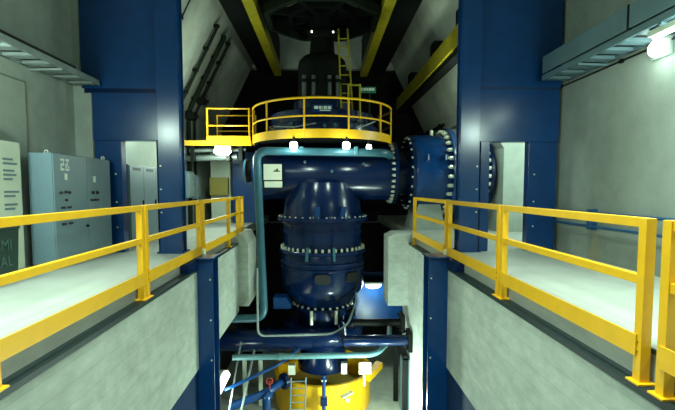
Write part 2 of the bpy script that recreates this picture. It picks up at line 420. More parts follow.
# pale letter-like blocks of the cabinet plate
m = MB()
blk = ["1110111", "0010010", "1110110", "1000101", "1110111"]
for i, row in enumerate(blk):
    for j, ch in enumerate(row):
        if ch == '1': m.box(X1, X1 + .006, 7.02 + j * .034, 7.02 + j * .034 + .029, 1.70 - i * .038, 1.70 - i * .038 + .032)
m.box(X1, X1 + .006, 7.12, 7.19, 1.40, 1.50)
m.build('letter_plate', 'marks', d1)
plate(d2, 8.02, 1.43, .09, .11, 'marks', 'label_plate', .006)
for y, z in ((6.99, 1.20), (7.12, 1.21), (7.22, 1.20), (7.13, 1.08), (7.15, .82)): knob(d1, y, z, .024)
for y, z in ((7.05, .96), (7.22, .96), (7.06, .70), (7.24, .70)): plate(d1, y, z, .11, .035, 'black', 'name_strip')
for y, z in ((7.95, 1.19), (8.10, 1.19), (8.13, .82)): knob(d2, y, z, .03)
for y in (7.94, 8.09): plate(d2, y, 1.06, .13, .04, 'black', 'name_strip')
for x, y in ((X0 + .1, Y0 + .3), (X1 - .08, Y1 - .1)):
    e = MB().tube([(x + 0.026 * math.cos(a), y, H + .034 + .026 * math.sin(a)) for a in [2 * PI * k / 14 for k in range(14)]], .011, 8, closed=True)
    e.build('lifting_eye', 'pale', t)
MB().cyl((X1, 7.72, .62), (X1 + .04, 7.72, .62), .02, n=12).build('handle', 'darksteel', d1)

t = thing('tall_cabinet', 'pale cream tall cabinet with pasted notices at the far left wall', 'cabinet', (-4.6, 5.8, 0))
MB().box(-4.79, -4.46, 4.9, 6.62, .06, 1.93, bevel=.012).build('body', 'pale', t)
MB().box(-4.79, -4.5, 4.95, 6.58, 0, .06).build('plinth', 'darksteel', t)
MB().box(-4.79, -4.62, 5.0, 6.45, 1.93, 2.25, bevel=.01).build('top_box', 'pale', t)
MB().box(-4.465, -4.445, 5.86, 6.60, .1, 1.9, bevel=.004).build('door', 'pale', t)
m = MB()
for k, (z, w) in enumerate(((1.66, .2), (1.60, .28), (1.50, .22), (1.44, .26), (1.38, .18), (1.20, .3), (1.14, .22), (1.02, .26), (.96, .2))):
    m.box(-4.445, -4.441, 6.24, 6.24 + w, z, z + .03)
m.build('printed_notice', 'bluegrey', t)

t = thing('bin', 'dark green bin with faded pale lettering beside the pale cabinet', 'bin', (-4.2, 5.85, 0))
MB().prism([(-4.42, 5.40, 0), (-4.16, 5.40, 0), (-4.12, 5.40, .72), (-4.44, 5.40, .72)], (0, .62, 0)).build('tub', 'binpaint', t)
MB().box(-4.445, -4.11, 5.38, 6.04, .72, .77, bevel=.01).build('rim', 'binpaint', t)

def text(name, body, size, m, parent, pos, rot, ext=.003):
    cu = bpy.data.curves.new(name, 'FONT'); cu.body = body; cu.size = size; cu.extrude = ext; cu.align_x = 'CENTER'; cu.align_y = 'CENTER'
    o = bpy.data.objects.new(name, cu); col.objects.link(o)
    dg = bpy.context.evaluated_depsgraph_get(); me = bpy.data.meshes.new_from_object(o.evaluated_get(dg))
    bpy.data.objects.remove(o)
    me.name = name; me.materials.clear(); me.materials.append(M[m])
    return part_at(name, me, parent, pos, rot)
text('lettering', 'AMI', .2, 'faded', t, (-4.125, 5.72, .52), (PI / 2, 0, PI / 2))
text('lettering', 'GAL', .2, 'faded', t, (-4.138, 5.72, .30), (PI / 2, 0, PI / 2))

t = thing('switch_cabinet', 'slate grey cabinet standing behind the opening of the left portal', 'cabinet', (-4.35, 10.3, 0))
MB().box(-4.55, -4.12, 9.42, 11.6, .08, 1.78, bevel=.012).build('body', 'cabinet', t)
MB().box(-4.52, -4.16, 9.45, 11.57, 0, .08).build('plinth', 'darksteel', t)
for k in range(3):
    y = 9.44 + k * .72
    d = MB().box(-4.12, -4.10, y, y + .71, .1, 1.76, bevel=.004).build('door', 'cabinet', t)
    MB().box(-4.10, -4.07, y + .62, y + .65, .85, 1.0, bevel=.004).build('handle', 'darksteel', d)
    MB().box(-4.10, -4.094, y + .16, y + .55, 1.66, 1.72).build('vent_slot', 'black', d)

# small door in the side wall, pipes along right wall
m = MB()
for z in (.82, .58): 
    m.tube([(4.72, 2.0, z), (4.72, 9.3, z)], .022, 8)
t = thing('pipe_pair', 'pair of thin blue pipes clamped low along the right wall', 'pipes', (4.75, 7, .5))
for z in (.84, .60):
    MB().tube([(4.70, 2.0, z), (4.70, 9.0, z)], .024, 8).build('pipe', 'pipeblue', t)
for y in (4.2, 7.55):
    k = MB().box(4.67, 4.8, y - .06, y + .06, .54, .90, bevel=.008).build('clamp', 'pipeblue', t)
m.bm.free()
tag(MB().prism([(4.797, 7.45, .50), (4.797, 7.60, .50), (4.797, 7.64, .2), (4.797, 7.72, .02), (4.797, 7.40, .02), (4.797, 7.43, .25)], (.01, 0, 0)).build('rust_patch', 'rust'),
    'brown rust streak on the right wall below the pipe clamp', 'stain')

# ------------------------------------------------------------------ turbine: common centre
CX, CY = -.03, 14.0
CZ = 1.76
def flange_x(parent, x0, x1, R, n, rb, data, face, m='bluedeep', cz=CZ, sz=1.0):
    f = MB().lathe([(0, x0), (R - .015, x0), (R, x0 + .015), (R, x1 - .015), (R - .015, x1), (0, x1)], (0, CY, cz), 'X').build('flange', m, parent)
    for k in range(n):
        a = 2 * PI * (k + .5) / n
        p = (x0 - .0 if face < 0 else x1, CY + rb * math.cos(a), cz + rb * math.sin(a))
        b = part_at('bolt', data, f, p, (0, face * PI / 2, 0)); b.scale = (sz, sz, sz)
    return f
def flange_z(parent, z0, z1, R, n, rb, data, m='bluedeep', up=1, sz=1.0, skip=()):
    f = MB().lathe([(0, z0), (R - .015, z0), (R, z0 + .015), (R, z1 - .015), (R - .015, z1), (0, z1)], (CX, CY, 0), 'Z', 64).build('flange', m, parent)
    for k in range(n):
        if k in skip: continue
        a = 2 * PI * (k + .5) / n
        b = part_at('bolt', data, f, (CX + rb * math.cos(a), CY + rb * math.sin(a), z1 if up > 0 else z0), (0 if up > 0 else PI, 0, 0)); b.scale = (sz, sz, sz)
    return f

# horizontal inlet casing
t = thing('inlet_casing', 'big dark blue horizontal casing under the round yellow platform', 'machine casing', (0, CY, .9))
MB().lathe([(0, -2.22), (.55, -2.20), (.72, -2.12), (.82, -2.02), (.86, -1.9), (.86, 2.15), (.70, 2.2), (.66, 2.75), (0, 2.75)], (0, CY, CZ), 'X', 64).build('shell', 'bluedeep', t)
MB().lathe([(.86, -2.02), (.93, -2.02), (.93, -1.94), (.86, -1.94)], (0, CY, CZ), 'X', 64).build('rib', 'bluedeep', t)
flange_x(t, 2.16, 2.28, .99, 32, .915, BOLT, -1)
# end cover (dark disc with pale rim)
e = MB().lathe([(0, -2.44), (.31, -2.42), (.34, -2.38), (.34, -2.18), (0, -2.18)], (0, CY - .15, CZ + .05), 'X', 32).build('end_cover', 'darksteel', t)
MB().lathe([(.32, -2.45), (.37, -2.45), (.37, -2.39), (.32, -2.39)], (0, CY - .15, CZ + .05), 'X', 32).build('cover_ring', 'bluelite', e)
for x, z, w in ((-.55, 2.06, .1), (.25, 1.78, .07), (.55, 1.22, .14), (1.2, 2.0, .08)):
    y = CY - math.sqrt(max(.01, .86 ** 2 - (z - CZ) ** 2))
    MB().cyl((x, y + .05, z), (x, y - .09, z), .045, n=12).build('plug', 'bluelite', t)
# white plates
def facing_plate(x0, x1, z0, z1, y, label):
    tt = thing('notice_plate', label, 'sign', ((x0 + x1) / 2, y, z0))
    MB().box(x0, x1, y - .012, y, z0, z1, bevel=.012 if z1 - z0 > .1 else .004).build('plate', 'white', tt)
    return tt
t1 = facing_plate(-1.77, -1.23, 1.52, 1.99, 13.06, 'larger white square plate with a small black mark on the blue casing')
MB().prism([(-1.47, 13.042, 1.79), (-1.40, 13.042, 1.83), (-1.365, 13.042, 1.88), (-1.33, 13.042, 1.80), (-1.29, 13.042, 1.79)], (0, .01, 0)).box(-1.48, -1.28, 13.04, 13.05, 1.765, 1.79).build('black_mark', 'black', t1)
MB().box(-1.68, -1.64, 13.06, 13.35, 1.5, 1.9).box(-1.22, -1.18, 13.06, 13.35, 1.5, 1.9).build('standoff', 'darksteel', t1)
t2 = facing_plate(-1.75, -1.22, 1.30, 1.485, 13.06, 'smaller white plate below the square one on the blue casing')
MB().box(-1.45, -1.38, 13.06, 13.4, 1.30, 1.38).build('standoff', 'darksteel', t2)

# penstock valve & pipe to the right
t = thing('penstock', 'blue bolted penstock entering the casing from the right', 'pipe', (4, CY, .5))
MB().lathe([(0, 2.74), (1.16, 2.74), (1.2, 2.80), (1.2, 3.82), (0, 3.82)], (0, CY, CZ), 'X', 64).build('valve_barrel', 'blue', t)
flange_x(t, 2.66, 2.76, 1.19, 24, 1.12, SMALL, -1)
flange_x(t, 3.80, 3.98, 1.42, 30, 1.30, NUT, -1, 'blue', sz=1.0)
MB().lathe([(0, 3.95), (1.1, 3.95), (.95, 4.25), (.95, 5.03), (.9, 5.1), (.9, 5.3), (0, 5.3)], (0, CY, CZ), 'X', 48).build('pipe', 'blue', t)
flange_x(t, 5.0, 5.12, 1.15, 28, 1.06, NUT, -1, 'bluedeep')
for a in (-.55, .15):
    for x in (2.98, 3.5):
        aa = PI + (-a if a < 0 else -a)
        MB().bar((x, CY + 1.17 * math.cos(PI - .35), CZ + 1.17 * math.sin(PI - .35)), (x + .08, CY + 1.38 * math.cos(PI - .35), CZ + 1.38 * math.sin(PI - .35) - .05), .05, .16).build('lifting_lug', 'blue', t) if a < 0 else None
MB().cyl((3.45, CY, CZ + 1.18), (3.45, CY, CZ + 1.36), .06, n=12).build('vent_plug', 'bolt', t)
tag(MB().prism([(2.75, 13.3, 0), (3.75, 13.3, 0), (3.55, 13.3, .95), (2.95, 13.3, .95)], (0, 1.4, 0)).build('pipe_saddle', 'wall'), 'concrete saddle block under the bolted blue penstock', 'support block')

# vertical body
t = thing('pump_turbine', 'dark blue vertical turbine body with bolted flanges in the pit', 'turbine', (CX, CY, -4.4))
MB().lathe([(0, 1.5), (1.05, 1.45), (1.16, 1.1), (1.22, .8), (1.26, .5), (1.3, .4), (1.3, .2), (1.24, .18), (1.24, -.58), (0, -.58)], (CX, CY, 0), 'Z', 64).build('upper_drum', 'bluedeep', t)
flange_z(t, .28, .40, 1.45, 36, 1.38, SMALL, sz=.75)
flange_z(t, -.72, -.61, 1.385, 42, 1.305, NUT, sz=.66)
MB().lathe([(1.22, -.1), (1.27, -.1), (1.27, -.02), (1.22, -.02)], (CX, CY, 0), 'Z', 64).build('rib', 'bluedeep', t)
b = MB().lathe([(0, -.7), (1.28, -.7), (1.32, -.85), (1.32, -.95), (1.36, -.98), (1.36, -1.06), (1.32, -1.09), (1.32, -1.13), (1.35, -1.15), (1.35, -1.20), (1.32, -1.22), (1.32, -1.78), (1.26, -1.92), (1.10, -2.12), (.92, -2.36), (.90, -2.40), (0, -2.40)], (CX, CY, 0), 'Z', 64).build('lower_drum', 'bluedeep', t)
for a in (0.0, .72):
    rx, ry = math.sin(a), -math.cos(a); ux, uy = math.cos(a), math.sin(a)
    c0 = Vector((CX + rx * 1.24, CY + ry * 1.24, -1.40))
    ov = [c0 + Vector((ux, uy, 0)) * (.24 * (abs(math.cos(q)) ** .6) * (1 if math.cos(q) > 0 else -1)) + Vector((0, 0, .15 * (abs(math.sin(q)) ** .6) * (1 if math.sin(q) > 0 else -1))) for q in [2 * PI * k / 24 for k in range(24)]]
    MB().prism(ov, (rx * .13, ry * .13, 0)).build('inspection_cover', 'black', b)
for a in (-.33, .24):
    rx, ry = math.sin(a), -math.cos(a)
    MB().bar((CX + rx * 1.36, CY + ry * 1.37, -.46), (CX + rx * 1.43, CY + ry * 1.43, -.86), .07, .06, (rx, ry, 0)).build('lug', 'bluelite', t)
for a in (-.12, .5):
    rx, ry = math.sin(a), -math.cos(a)
    MB().cyl((CX + rx * 1.17, CY + ry * 1.32, .38), (CX + rx * 1.32, CY + ry * 1.32, .74), .09, n=16).build('guide_post', 'blue', t)
flange_z(t, -2.50, -2.41, .99, 26, .945, SMALL, sz=1.2)
MB().lathe([(0, -2.45), (.72, -2.5), (.72, -3.3), (.55, -3.5), (.62, -3.75), (.82, -4.25), (.82, -4.50), (0, -4.50)], (CX, CY, 0), 'Z', 48).build('draft_cone', 'bluedeep', t)
for a in (-.35, .42):
    rx, ry = math.sin(a), -math.cos(a)
    MB().cyl((CX + rx * 1.0, CY + ry * 1.0, -2.86), (CX + rx * 1.0, CY + ry * 1.0, -2.44), .05, n=10).build('stud', 'bolt', t)
MB().prism([(-1.50, 12.9, -2.32), (-.98, 12.9, -2.32), (-.98, 12.9, -2.2), (-1.12, 12.9, -1.98), (-1.50, 12.9, -1.98)], (0, .5, 0)).build('servo_box', 'blue', t)
m = MB().tube([(CX + 1.0 * math.sin(2 * PI * k / 48), CY - 1.0 * math.cos(2 * PI * k / 48), -3.27) for k in range(48)], .30, 24, closed=True)
m.build('ring_manifold', 'bluedeep', t)
m = MB().lathe([(.27, -2.9), (.31, -2.9), (.31, -1.0), (.27, -1.0)], (0, 13.2, -3.16), 'X', 24)
t2 = thing('branch_pipe', 'thick dark blue branch pipe running left from the ring manifold', 'pipe', (-1.8, 13.2, -3.45))
MB().cyl((-3.3, 13.05, -3.31), (-.35, 13.02, -3.29), .32, n=28).build('pipe', 'bluedeep', t2)
for x in (-1.66, -2.55):
    MB().cyl((x - .04, 13.05, -3.31), (x + .04, 13.05, -3.31), .38, n=28).build('flange', 'bluedeep', t2)
m.bm.free()

# anchored struts to the right wall
for y, z, r, x0, lab in ((13.1, -2.82, .11, .9, 'thinner dark blue strut, the upper of two anchored in the right pit wall'),
                         (11.95, -2.98, .15, .55, 'thicker dark blue strut, the lower of two anchored in the right pit wall')):
    t = thing('anchor_strut', lab, 'strut', (x0, y, z), 'anchor struts')
    MB().cyl((x0, y, z), (2.36, y, z), r, n=20).build('tube', 'darksteel' if x0 > .8 else 'bluedeep', t)
    p = MB().box(2.34, 2.45, y - .26, y + .26, z - .27, z + .27, bevel=.015).build('anchor_plate', 'darksteel', t)
    for dy in (-.18, .18):
        for dz in (-.19, .19):
            MB().cyl((2.36, y + dy, z + dz), (2.28, y + dy, z + dz), .035, n=6).build('nut', 'darksteel', p)
    if x0 < .8:
        MB().cyl((x0, y, z), (x0 - .02, y + 1.3, z + .02), r * .95, n=16).build('elbow_arm', 'bluedeep', t)

# pale blue pipes
t = thing('standpipe', 'light blue pipe arching over the casing and down past the left pier', 'pipe', (-1.75, 12.1, -2.4))
MB().tube([(-2.85, 12.25, -2.42), (-1.67, 12.12, -2.36), (-1.83, 12.12, 2.30), (1.75, 12.30, 2.26), (2.05, 13.35, 2.25)], .112, 16, bend=.32).build('pipe', 'bluelite', t)
for x in (-.6, .9): MB().box(x - .05, x + .05, 12.1, 12.5, 2.2, 2.42, bevel=.01).build('clamp', 'bluelite', t)
t = thing('cross_pipe', 'light blue pipe crossing the pit just above the yellow drum', 'pipe', (0, 11.8, -3.4))
MB().tube([(-2.50, 11.8, -3.36), (1.45, 11.8, -3.33), (1.92, 12.6, -3.25), (2.05, 13.3, -3.05)], .078, 14, bend=.35).build('pipe', 'bluepale', t)
MB().cyl((-1.25, 11.8, -3.35), (-1.17, 11.8, -3.35), .10, n=16).build('coupling', 'bluepale', t)
tag(MB().tube([(-1.82, 11.9, -.9), (-1.82, 11.9, -2.80), (.25, 12.35, -2.92), (.72, 12.62, -2.72), (.98, 13.1, -2.2), (1.0, 13.3, -1.9)], .03, 8, bend=.22).build('thin_conduit', 'greysteel'), 'thin grey conduit dropping beside the standpipe and sweeping right below the turbine', 'conduit')

# yellow drum
t = thing('drum_casing', 'open yellow drum casing at the bottom of the pit', 'casing', (CX, CY, -5.6))
MB().lathe([(1.55, -5.6), (1.55, -4.60), (1.58, -4.58), (1.58, -4.52), (1.47, -4.52), (1.47, -5.6)], (CX, CY, 0), 'Z', 72).build('drum_wall', 'yellow', t)
MB().lathe([(0, -5.3), (1.46, -5.3), (1.46, -5.25), (0, -5.25)], (CX, CY, 0), 'Z', 48).build('drum_floor', 'olive', t)
MB().prism([(1.25, 13.0, -4.58), (1.40, 12.85, -4.58), (1.88, 13.6, -4.48), (1.70, 13.75, -4.48)], (0, 0, .20)).build('side_arm', 'yellow', t)
MB().bar((.52, 12.48, -4.86), (.85, 12.60, -4.76), .16, .05, (0, 0, 1)).build('name_tag', 'greysteel', t)
MB().prism([(.62, 12.52, -4.94), (.78, 12.56, -4.94), (.72, 12.54, -5.06)], (0, -.03, 0)).build('arrow_mark', 'white', t)
t = thing('ladder', 'blue grey wire ladder leaning on the front of the yellow drum', 'ladder', (-.8, 12.2, -5.6))
for x in (-.98, -.55):
    MB().cyl((x, 12.1, -5.6), (x + .03, 12.38, -4.2), .020, n=8).build('side_rail', 'bluegrey', t)
for k in range(7):
    z = -5.45 + k * .19; y = 12.1 + .28 * (z + 5.6) / 1.4
    MB().cyl((-.97, y, z), (-.53, y, z), .014, n=8).build('rung', 'bluegrey', t)
t = thing('drain_pipe', 'slim dark blue upright pipe with a valve before the yellow drum', 'pipe', (0, 12.15, -5.6))
MB().cyl((.0, 12.15, -5.6), (0, 12.15, -4.05), .055, n=14).build('pipe', 'blue', t)
MB().box(-.1, .1, 12.05, 12.25, -4.92, -4.70, bevel=.02).build('valve_body', 'bluedeep', t)
MB().cyl((0, 12.15, -4.2), (0, 12.15, -4.14), .09, n=14).build('collar', 'blue', t)
for x in (-.05, .05): MB().cyl((x, 12.03, -4.17), (x, 12.10, -4.17), .02, n=8).build('bolt', 'bolt', t)
t = thing('feed_pipe', 'dark blue feed pipe with an elbow left of the yellow drum', 'pipe', (-1.8, 12.0, -5.6))
MB().tube([(-2.6, 11.7, -4.72), (-1.62, 12.2, -4.55), (-1.28, 12.6, -4.45), (-1.1, 12.75, -4.45)], .115, 16, bend=.2).build('pipe', 'blue', t)
MB().tube([(-1.55, 12.15, -4.55), (-1.62, 12.0, -4.62), (-1.60, 11.95, -5.58)], .12, 16, bend=.15).build('down_leg', 'blue', t)
MB().cyl((-1.22, 12.66, -4.45), (-1.14, 12.72, -4.45), .24, n=24).build('flange', 'bluedeep', t)
v = MB().tube([(-1.55 + .09 * math.cos(a), 12.2, -4.22 + .09 * math.sin(a)) for a in [2 * PI * k / 16 for k in range(16)]], .016, 8, closed=True)
v.cyl((-1.55, 12.2, -4.5), (-1.55, 12.2, -4.22), .018, n=8).bar((-1.64, 12.2, -4.22), (-1.46, 12.2, -4.22), .015, .015)
v.build('hand_wheel', 'red', t)
tag(MB().box(1.02, 1.37, 12.35, 12.38, -4.12, -3.78).box(1.15, 1.2, 12.38, 12.5, -4.5, -3.8).build('notice_sheet', 'white'), 'white notice sheet on the rim of the yellow drum', 'sign')
for x, w, h, lab in ((-.98, .22, .30, 'pale block imitating bright reflections left of the draft cone, above the drum'), (.62, .18, .34, 'pale block imitating bright reflections right of the draft cone, above the drum')):  # white blocks stand in for bright reflections above the drum
    tag(MB().box(x - w / 2, x + w / 2, 13.0, 13.2, -4.40, -4.40 + h, bevel=.015).build('reflection_block', 'white', ), lab, 'box')
# stand legs and door frame in the lower pit
t = thing('steel_frame', 'dark steel hatch frame at the foot of the right pit wall', 'frame', (2.35, 12.9, -5.6))
for y in (12.1, 13.7): MB().box(2.25, 2.40, y - .05, y + .05, -5.6, -3.55).build('upright', 'darksteel', t)
MB().box(2.25, 2.40, 12.05, 13.75, -3.60, -3.48).build('crossbar', 'darksteel', t)
MB().box(2.38, 2.45, 12.1, 13.25, -5.6, -3.6).build('hatch', 'bluegrey', t)
t = thing('pipe_stand', 'pale steel stand behind the feed pipe on the left', 'stand', (-2.2, 13.6, -5.6))
for x in (-2.5, -2.0): MB().box(x - .06, x + .06, 13.5, 13.62, -5.6, -4.0, bevel=.008).build('upright', 'pale', t)
MB().box(-2.56, -1.94, 13.48, 13.64, -4.0, -3.9).build('crossbar', 'darksteel', t)
tag(MB().tube([(-2.6, 11.2, -4.0), (-1.2, 12.0, -3.62), (-.7, 12.9, -3.5)], .045, 10, bend=.2).build('oblique_pipe', 'blue'), 'thin blue pipe slanting up below the light blue cross pipe', 'pipe')

# blue panel with pit lamp at the back right
tag(MB().box(1.15, 3.4, 15.7, 15.85, -3.65, -1.75, bevel=.01).build('back_plate', 'blue'), 'blue steel plate lit by the lamp deep in the pit', 'plate')
t = thing('pit_lamp', 'bright pit lamp under a steel shelf right of the turbine', 'lamp', (1.75, 15.3, -2.3))
MB().box(1.35, 2.5, 14.9, 15.7, -1.98, -1.92).build('shelf', 'darksteel', t)
MB().box(1.45, 2.05, 15.05, 15.3, -2.08, -1.98, bevel=.02).build('housing', 'pale', t)
g = MB(); bmesh.ops.create_uvsphere(g.bm, u_segments=20, v_segments=12, radius=1, matrix=Matrix.Translation((1.75, 15.17, -2.12)) @ Matrix.Diagonal((.28, .12, .12, 1)))
g.build('glass', 'glow', t)
# gallery lamp at lower left
t = thing('gallery_lamp', 'long glowing lamp low on the left under the pit wall', 'lamp', (-2.72, 11.0, -3.8))
MB().box(-2.87, -2.76, 9.4, 11.9, -3.98, -3.74, bevel=.02).build('housing', 'pale', t)
MB().cyl((-2.69, 9.45, -3.86), (-2.69, 11.85, -3.86), .10, n=16).build('tube', 'glowsoft', t)
for y in (9.35, 11.95): MB().box(-2.8, -2.65, y - .04, y + .04, -3.95, -3.77, bevel=.01).build('end_cap', 'pale', t)
tag(MB().bar((-2.42, 12.6, -3.2), (-2.40, 9.4, -5.3), .04, .04).bar((-2.05, 12.7, -3.5), (-2.25, 9.6, -5.45), .05, .05).build('handrail', 'greysteel'), 'thin grey handrails sloping down beside the gallery lamp', 'handrail')

# ------------------------------------------------------------------ round platform
R = 2.17; ZD = 2.63
t = thing('round_platform', 'round yellow railed platform on top of the blue casing', 'platform', (CX, CY, ZD))
a0, a1 = math.radians(-92), math.radians(118)
MB().arcband((CX, CY), R - .03, R, ZD, ZD + .24, a0, a1, 72).build('toe_band', 'yellow', t)
MB().lathe([(0, ZD + .02), (R - .035, ZD + .02), (R - .035, ZD + .07), (0, ZD + .07)], (CX, CY, 0), 'Z', 64).build('deck', 'darksteel', t)
MB().tube([(CX + (R - .02) * math.sin(a0 + (a1 - a0) * k / 60), CY - (R - .02) * math.cos(a0 + (a1 - a0) * k / 60), 3.70) for k in range(61)], .030, 10).build('top_rail', 'yellow', t)
MB().tube([(CX + (R - .02) * math.sin(a0 + (a1 - a0) * k / 60), CY - (R - .02) * math.cos(a0 + (a1 - a0) * k / 60), 3.22) for k in range(61)], .024, 10).build('middle_rail', 'yellow', t)
for d in (-90, -79, -46.5, -13, 19.5, 51, 84, 116):
    a = math.radians(d); x, y = CX + (R - .02) * math.sin(a), CY - (R - .02) * math.cos(a)
    MB().cyl((x, y, ZD), (x, y, 3.70), .026, n=10).build('post', 'yellow', t)
for d in (-28, 38):
    a = math.radians(d); x, y = CX + (R + .005) * math.sin(a), CY - (R + .005) * math.cos(a)
# machine on the platform
t = thing('head_cover', 'dark blue head cover with instrument fittings on the round platform', 'machine cover', (CX, CY, ZD + .07))
MB().lathe([(0, 2.7), (1.75, 2.7), (1.75, 3.12), (1.6, 3.18), (1.6, 3.5), (1.45, 3.56), (.9, 3.6), (.9, 3.9), (0, 3.9)], (CX, CY, 0), 'Z', 56).build('cover_drum', 'bluedeep', t)
p = MB().box(-.30, .26, 12.30, 12.38, 3.38, 3.60, bevel=.01).build('panel', 'blue', t)
m = MB(); x = -.25
for w in (.11, .07, .02, .09, .10): m.box(x, x + w, 12.285, 12.30, 3.47, 3.55); x += w + .02
m.box(-.1, .2, 12.285, 12.30, 3.42, 3.45)
m.build('pale_lettering', 'marks', p)
for x, z, h in ((-1.0, 2.98, .16), (-.9, 3.08, .06), (-.52, 3.05, .08), (.04, 3.0, .1), (.78, 3.04, .10), (.32, 3.02, .06), (1.08, 3.15, .07)):
    y = CY - math.sqrt(1.75 ** 2 - (x - CX) ** 2) - .06
    MB().cyl((x, y + .12, z), (x, y - .03, z), .05, n=12).build('gauge', 'bluelite', t)
MB().tube([(-1.4, 12.6, 3.02), (-.8, 12.15, 2.95), (-.2, 12.1, 3.05)], .02, 8).build('hose', 'greysteel', t)
MB().tube([(.9, 12.3, 2.95), (1.2, 12.4, 3.05), (1.5, 12.7, 3.2)], .02, 8).build('hose', 'greysteel', t)

t = thing('bearing_housing', 'black shouldered bearing housing below the octagonal ring', 'machine', (CX, CY, 3.9))
MB().lathe([(0, 3.9), (.86, 3.9), (.86, 4.02), (.76, 4.05), (.76, 5.02), (.72, 5.22), (.60, 5.34), (.40, 5.40), (.36, 5.9), (.42, 6.0), (.42, 6.12), (.36, 6.16), (.36, 8.2), (0, 8.2)], (CX, CY, 0), 'Z', 48).build('housing', 'darksteel', t)
for x in (-.54, -.26, .22, .46):
    y = CY - .75
    MB().cyl((CX + x, y, 4.02), (CX + x, y, 4.62), .06, n=14).build('cylinder_jack', 'jack', t)
    MB().cyl((CX + x, y, 4.42), (CX + x, y, 4.50), .12, n=14).build('jack_collar', 'darksteel', t)
t = thing('round_lamp', 'pair of tiny lamps under the octagonal ceiling ring', 'lamp', (0, 13, 6.3))
for x in (-.34, .30): MB().cyl((x, 13.45, 5.95), (x, 13.40, 5.95), .022, n=12).build('lens', 'glowsoft', t)
MB().box(-.5, .45, 13.46, 13.6, 5.9, 6.0).build('bar', 'darksteel', t)
t = thing('rung_ladder', 'thin yellow ladder rising from the platform to the ceiling ring', 'ladder', (.75, 13.2, 3.6))
for x in (.56, .92): MB().cyl((x, 13.1, 2.7), (x - (.10 if x < .8 else .18), 13.6, 6.1), .028, n=8).build('side_rail', 'yellowdull', t)
for k in range(11):
    z = 3.0 + k * .28; f = (z - 2.7) / 3.4
    MB().cyl((.56 - .10 * f, 13.1 + .5 * f, z), (.92 - .18 * f, 13.1 + .5 * f, z), .018, n=8).build('rung', 'yellowdull', t)
t = thing('cage_gate', 'small dull yellow gate frame at the foot of the yellow ladder', 'gate', (1.0, 12.9, 2.7))
for x in (.72, 1.05): MB().cyl((x, 12.7, 2.7), (x, 12.7, 4.25), .03, n=8).build('upright', 'yellowdull', t)
for z in (3.85, 4.22): MB().cyl((.72, 12.7, z), (1.05, 12.7, z), .025, n=8).build('crossbar', 'yellowdull', t)
t = thing('green_sign', 'small green sign with pale lettering on a post behind the platform rail', 'sign', (1.32, 13.0, 2.7))
MB().box(1.04, 1.54, 12.98, 13.0, 4.06, 4.24, bevel=.006).build('plate', 'sign', t)
m = MB(); x = 1.07
for w in (.07, .03, .08, .05, .09, .07): m.box(x, x + w - .008, 12.97, 12.98, 4.13, 4.20); x += w + .008
m.build('pale_lettering', 'marks', t)
MB().cyl((1.36, 13.03, 2.7), (1.36, 13.03, 4.1), .03, n=8).build('post', 'greensteel', t)

# bulkhead lamps hanging below the platform
for x, y, r, lab in ((-.80, 11.95, .10, 'round lamp under the left front of the yellow platform'), (.62, 11.93, .10, 'square lamp under the right front of the yellow platform'),
                     (1.28, 12.35, .072, 'smallest round lamp under the far right of the platform')):
    tt = thing('bulkhead_lamp', lab, 'lamp', (x, y, 2.45), 'lamps under the platform')
    MB().cyl((x, y + .02, 2.5), (x, y + .02, 2.66), .04, n=10).build('stem', 'darksteel', tt)
    MB().box(x - r, x + r, y - r * .7, y + r * .9, 2.43 - r, 2.43 + r, bevel=r * .55).build('glass', 'glow', tt)
# walkway from the left wall
t = thing('walkway', 'yellow edged steel walkway from the left wall to the round platform', 'walkway', (-3.4, 14.5, 2.6))
MB().box(-4.75, -2.24, 13.85, 15.2, 2.66, 2.72).build('deck', 'darksteel', t)
MB().box(-4.75, -2.24, 13.80, 13.85, 2.60, 2.86 - .10, bevel=.005).build('front_beam', 'yellow', t)
MB().box(-3.62, -2.26, 13.78, 13.80, 2.66, 2.90, bevel=.003).build('toe_plate', 'yellow', t)
for y, nm in ((13.83, 0), (15.15, 1)):
    for z in (3.74, 3.22):
        MB().cyl((-3.6, y, z), (-2.28, y, z), .022, n=10).build('rail', 'yellow', t)
    for x in (-3.6, -2.30):
        MB().cyl((x, y, 2.7), (x, y, 3.76), .03, n=10).build('post', 'yellow', t)
t = thing('service_duct', 'grey pipe bundle hanging under the walkway beside the lamp', 'pipe', (-3.4, 14.2, 2.2))
MB().cyl((-4.7, 14.2, 2.22), (-2.75, 14.2, 2.28), .10, n=16).build('pipe', 'jack', t)
MB().cyl((-4.2, 14.0, 2.46), (-2.45, 14.0, 2.50), .06, n=12).build('pipe', 'jack', t)
for x in (-4.1, -3.0, -2.6): MB().box(x - .06, x + .06, 13.9, 14.35, 2.14, 2.66, bevel=.01).build('hanger', 'darksteel', t)
t = thing('flood_lamp', 'bright white flood lamp below the yellow walkway', 'lamp', (-3.12, 13.75, 2.35))
g = MB(); bmesh.ops.create_uvsphere(g.bm, u_segments=20, v_segments=12, radius=1, matrix=Matrix.Translation((-3.12, 13.72, 2.42)) @ Matrix.Diagonal((.27, .14, .13, 1)))
g.build('glass', 'glow', t)
MB().box(-3.37, -2.87, 13.74, 13.95, 2.40, 2.60, bevel=.02).build('housing', 'pale', t)

